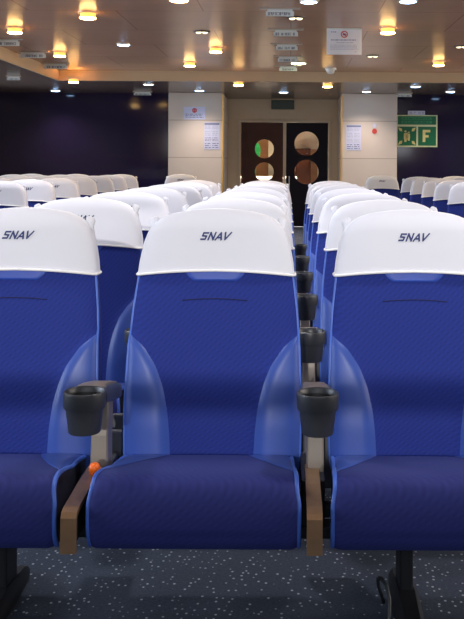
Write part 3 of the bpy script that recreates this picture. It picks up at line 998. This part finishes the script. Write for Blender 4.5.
def timetable(px0, py0, px1, py1, label, seed, redrows):
    o, x0, x1, z0, z1 = paper(px0, py0, px1, py1, 'wall_timetable', label, 'timetable', M['lilac'])
    w, h = x1 - x0, z1 - z0; y = DP - .0082
    bm = BM(); add_quad_xz(bm, x0 + .02 * w, x0 + .98 * w, z1 - .085 * h, z1 - .02 * h, y); obj('header_band', bm, M['ink'], o, fix=False)
    rng = random.Random(seed)
    for r, (a, b) in enumerate(((.10, .25), (.30, .50), (.54, .70), (.74, .96))):
        for c in range(2):
            xx0 = x0 + w * (.05 + .48 * c); xx1 = xx0 + w * .42
            line_parts('entry_line', M['ink'] if r in redrows else M['inkpale'], o, xx0, xx1, z1 - b * h, z1 - a * h, y, 3, .42, rng=rng)
    return o


timetable(204, 123, 219.5, 150, 'lilac two-column timetable sheet on the left cream pillar', 5, (2, 3))
timetable(346, 124.5, 361, 150, 'pale two-column timetable sheet on the right cream pillar', 6, (3,))
o, x0, x1, z0, z1 = paper(183.5, 107.5, 205, 120, 'wall_notice', 'lilac notice with red emblem high on the left cream pillar', 'notice', M['lilac'])
w, h = x1 - x0, z1 - z0; y = DP - .0082
bm = BM(); add_ring_xz(bm, ((x0 + x1) / 2, 0, z1 - .28 * h), .022, .042, y - .001, y); add_quad_xz(bm, (x0 + x1) / 2 - .012, (x0 + x1) / 2 + .012, z1 - .40 * h, z1 - .2 * h, y); obj('emblem', bm, M['red'], o, fix=False)
line_parts('print_line', M['ink'], o, x0 + .08 * w, x0 + .95 * w, z0 + .10 * h, z0 + .48 * h, y, 3, .45)
x, _, z = at(374.3, 130.8, DP)
bm = BM(); add_loft(bm, [[(x + .042 * math.cos(2 * PI * k / 24), yy, z + .045 * math.sin(2 * PI * k / 24)) for k in range(24)] for yy in (DP - .012, DP - .001)])
st = tag(obj('alarm_sign', bm, M['red']), 'small round red sign on the right cream pillar', 'sign')
bm = BM(); add_box(bm, (x, DP - .0065, z + .095), (.06, .011, .07), .002); obj('pale_tab', bm, M['lilac'], st)

# ------------------------------------------------------------------ light
def area(name, loc, size, sy, energy, col, rot, spread=95):
    l = bpy.data.lights.new(name, 'AREA'); l.shape = 'RECTANGLE'; l.size = size; l.size_y = sy; l.energy = energy * 1.9; l.color = col
    if spread: l.spread = math.radians(spread)
    o = bpy.data.objects.new(name, l); C.objects.link(o); o.location = loc; o.rotation_euler = rot
    return o


SUN_EL = math.atan(.2126)
s = bpy.data.lights.new('low_sun', 'SUN'); s.energy = 1.15; s.angle = math.radians(.7); s.color = (1, .96, .92)
so = bpy.data.objects.new('low_sun', s); C.objects.link(so)
so.rotation_euler = (PI / 2 - SUN_EL, 0, math.radians(-3))
area('window_daylight', (0, YB + .05, 1.9), 9.0, 0.8, 14, (.86, .92, 1.0), (math.radians(78), 0, 0))
for lx, ly, e in ((-1.7, 2.6, 30), (.9, 2.4, 30), (-.5, 4.3, 42), (-1.9, 5.2, 42), (1.2, 5.0, 42), (-.6, 6.6, 42), (-2.6, 7.2, 44), (1.7, 7.2, 26)):
    l = bpy.data.lights.new('ceiling_beam', 'SPOT'); l.energy = e * 2.0; l.spot_size = math.radians(130); l.spot_blend = 1.0; l.shadow_soft_size = .09
    l.color = (.97, .95, .99)
    o = bpy.data.objects.new('ceiling_beam', l); C.objects.link(o); o.location = (lx, ly, ZC - .08)
area('left_daylight', (XL + .1, 7.5, 1.65), 15, .9, 95, (.72, .84, 1.0), (PI / 2, 0, -PI / 2))
area('right_daylight', (XR - .1, 7.5, 1.65), 15, .9, 60, (1.0, .90, .80), (PI / 2, 0, PI / 2))
area('lobby_lamp', (0, 19.0, 2.35), 2.0, 1.2, 330, (1, .82, .6), (0, 0, 0))
w = bpy.data.worlds.new('daylight'); bpy.context.scene.world = w; w.use_nodes = True
bg = w.node_tree.nodes['Background']
sky = w.node_tree.nodes.new('ShaderNodeTexSky'); sky.sky_type = 'HOSEK_WILKIE'; sky.sun_direction = (0, -.98, .2); sky.turbidity = 4
w.node_tree.links.new(sky.outputs[0], bg.inputs['Color']); bg.inputs['Strength'].default_value = 0.4

# ------------------------------------------------------------------ camera
cd = bpy.data.cameras.new('camera'); cam = bpy.data.objects.new('camera', cd); C.objects.link(cam)
cam.location = (0, 0, H); cam.rotation_euler = (PI / 2, math.radians(-.35), 0)
cd.sensor_fit = 'VERTICAL'; cd.sensor_height = 36.0; cd.lens = 36.0 * F / 619.0
cd.shift_x = (232 - VX) / 619.0; cd.shift_y = (VY - 309.5) / 619.0
cd.clip_start = .05; cd.clip_end = 100
sc = bpy.context.scene
sc.camera = cam
sc.view_settings.view_transform = 'Standard'
sc.view_settings.look = 'None'
sc.view_settings.exposure = 0.2
sc.cycles.max_bounces = 8
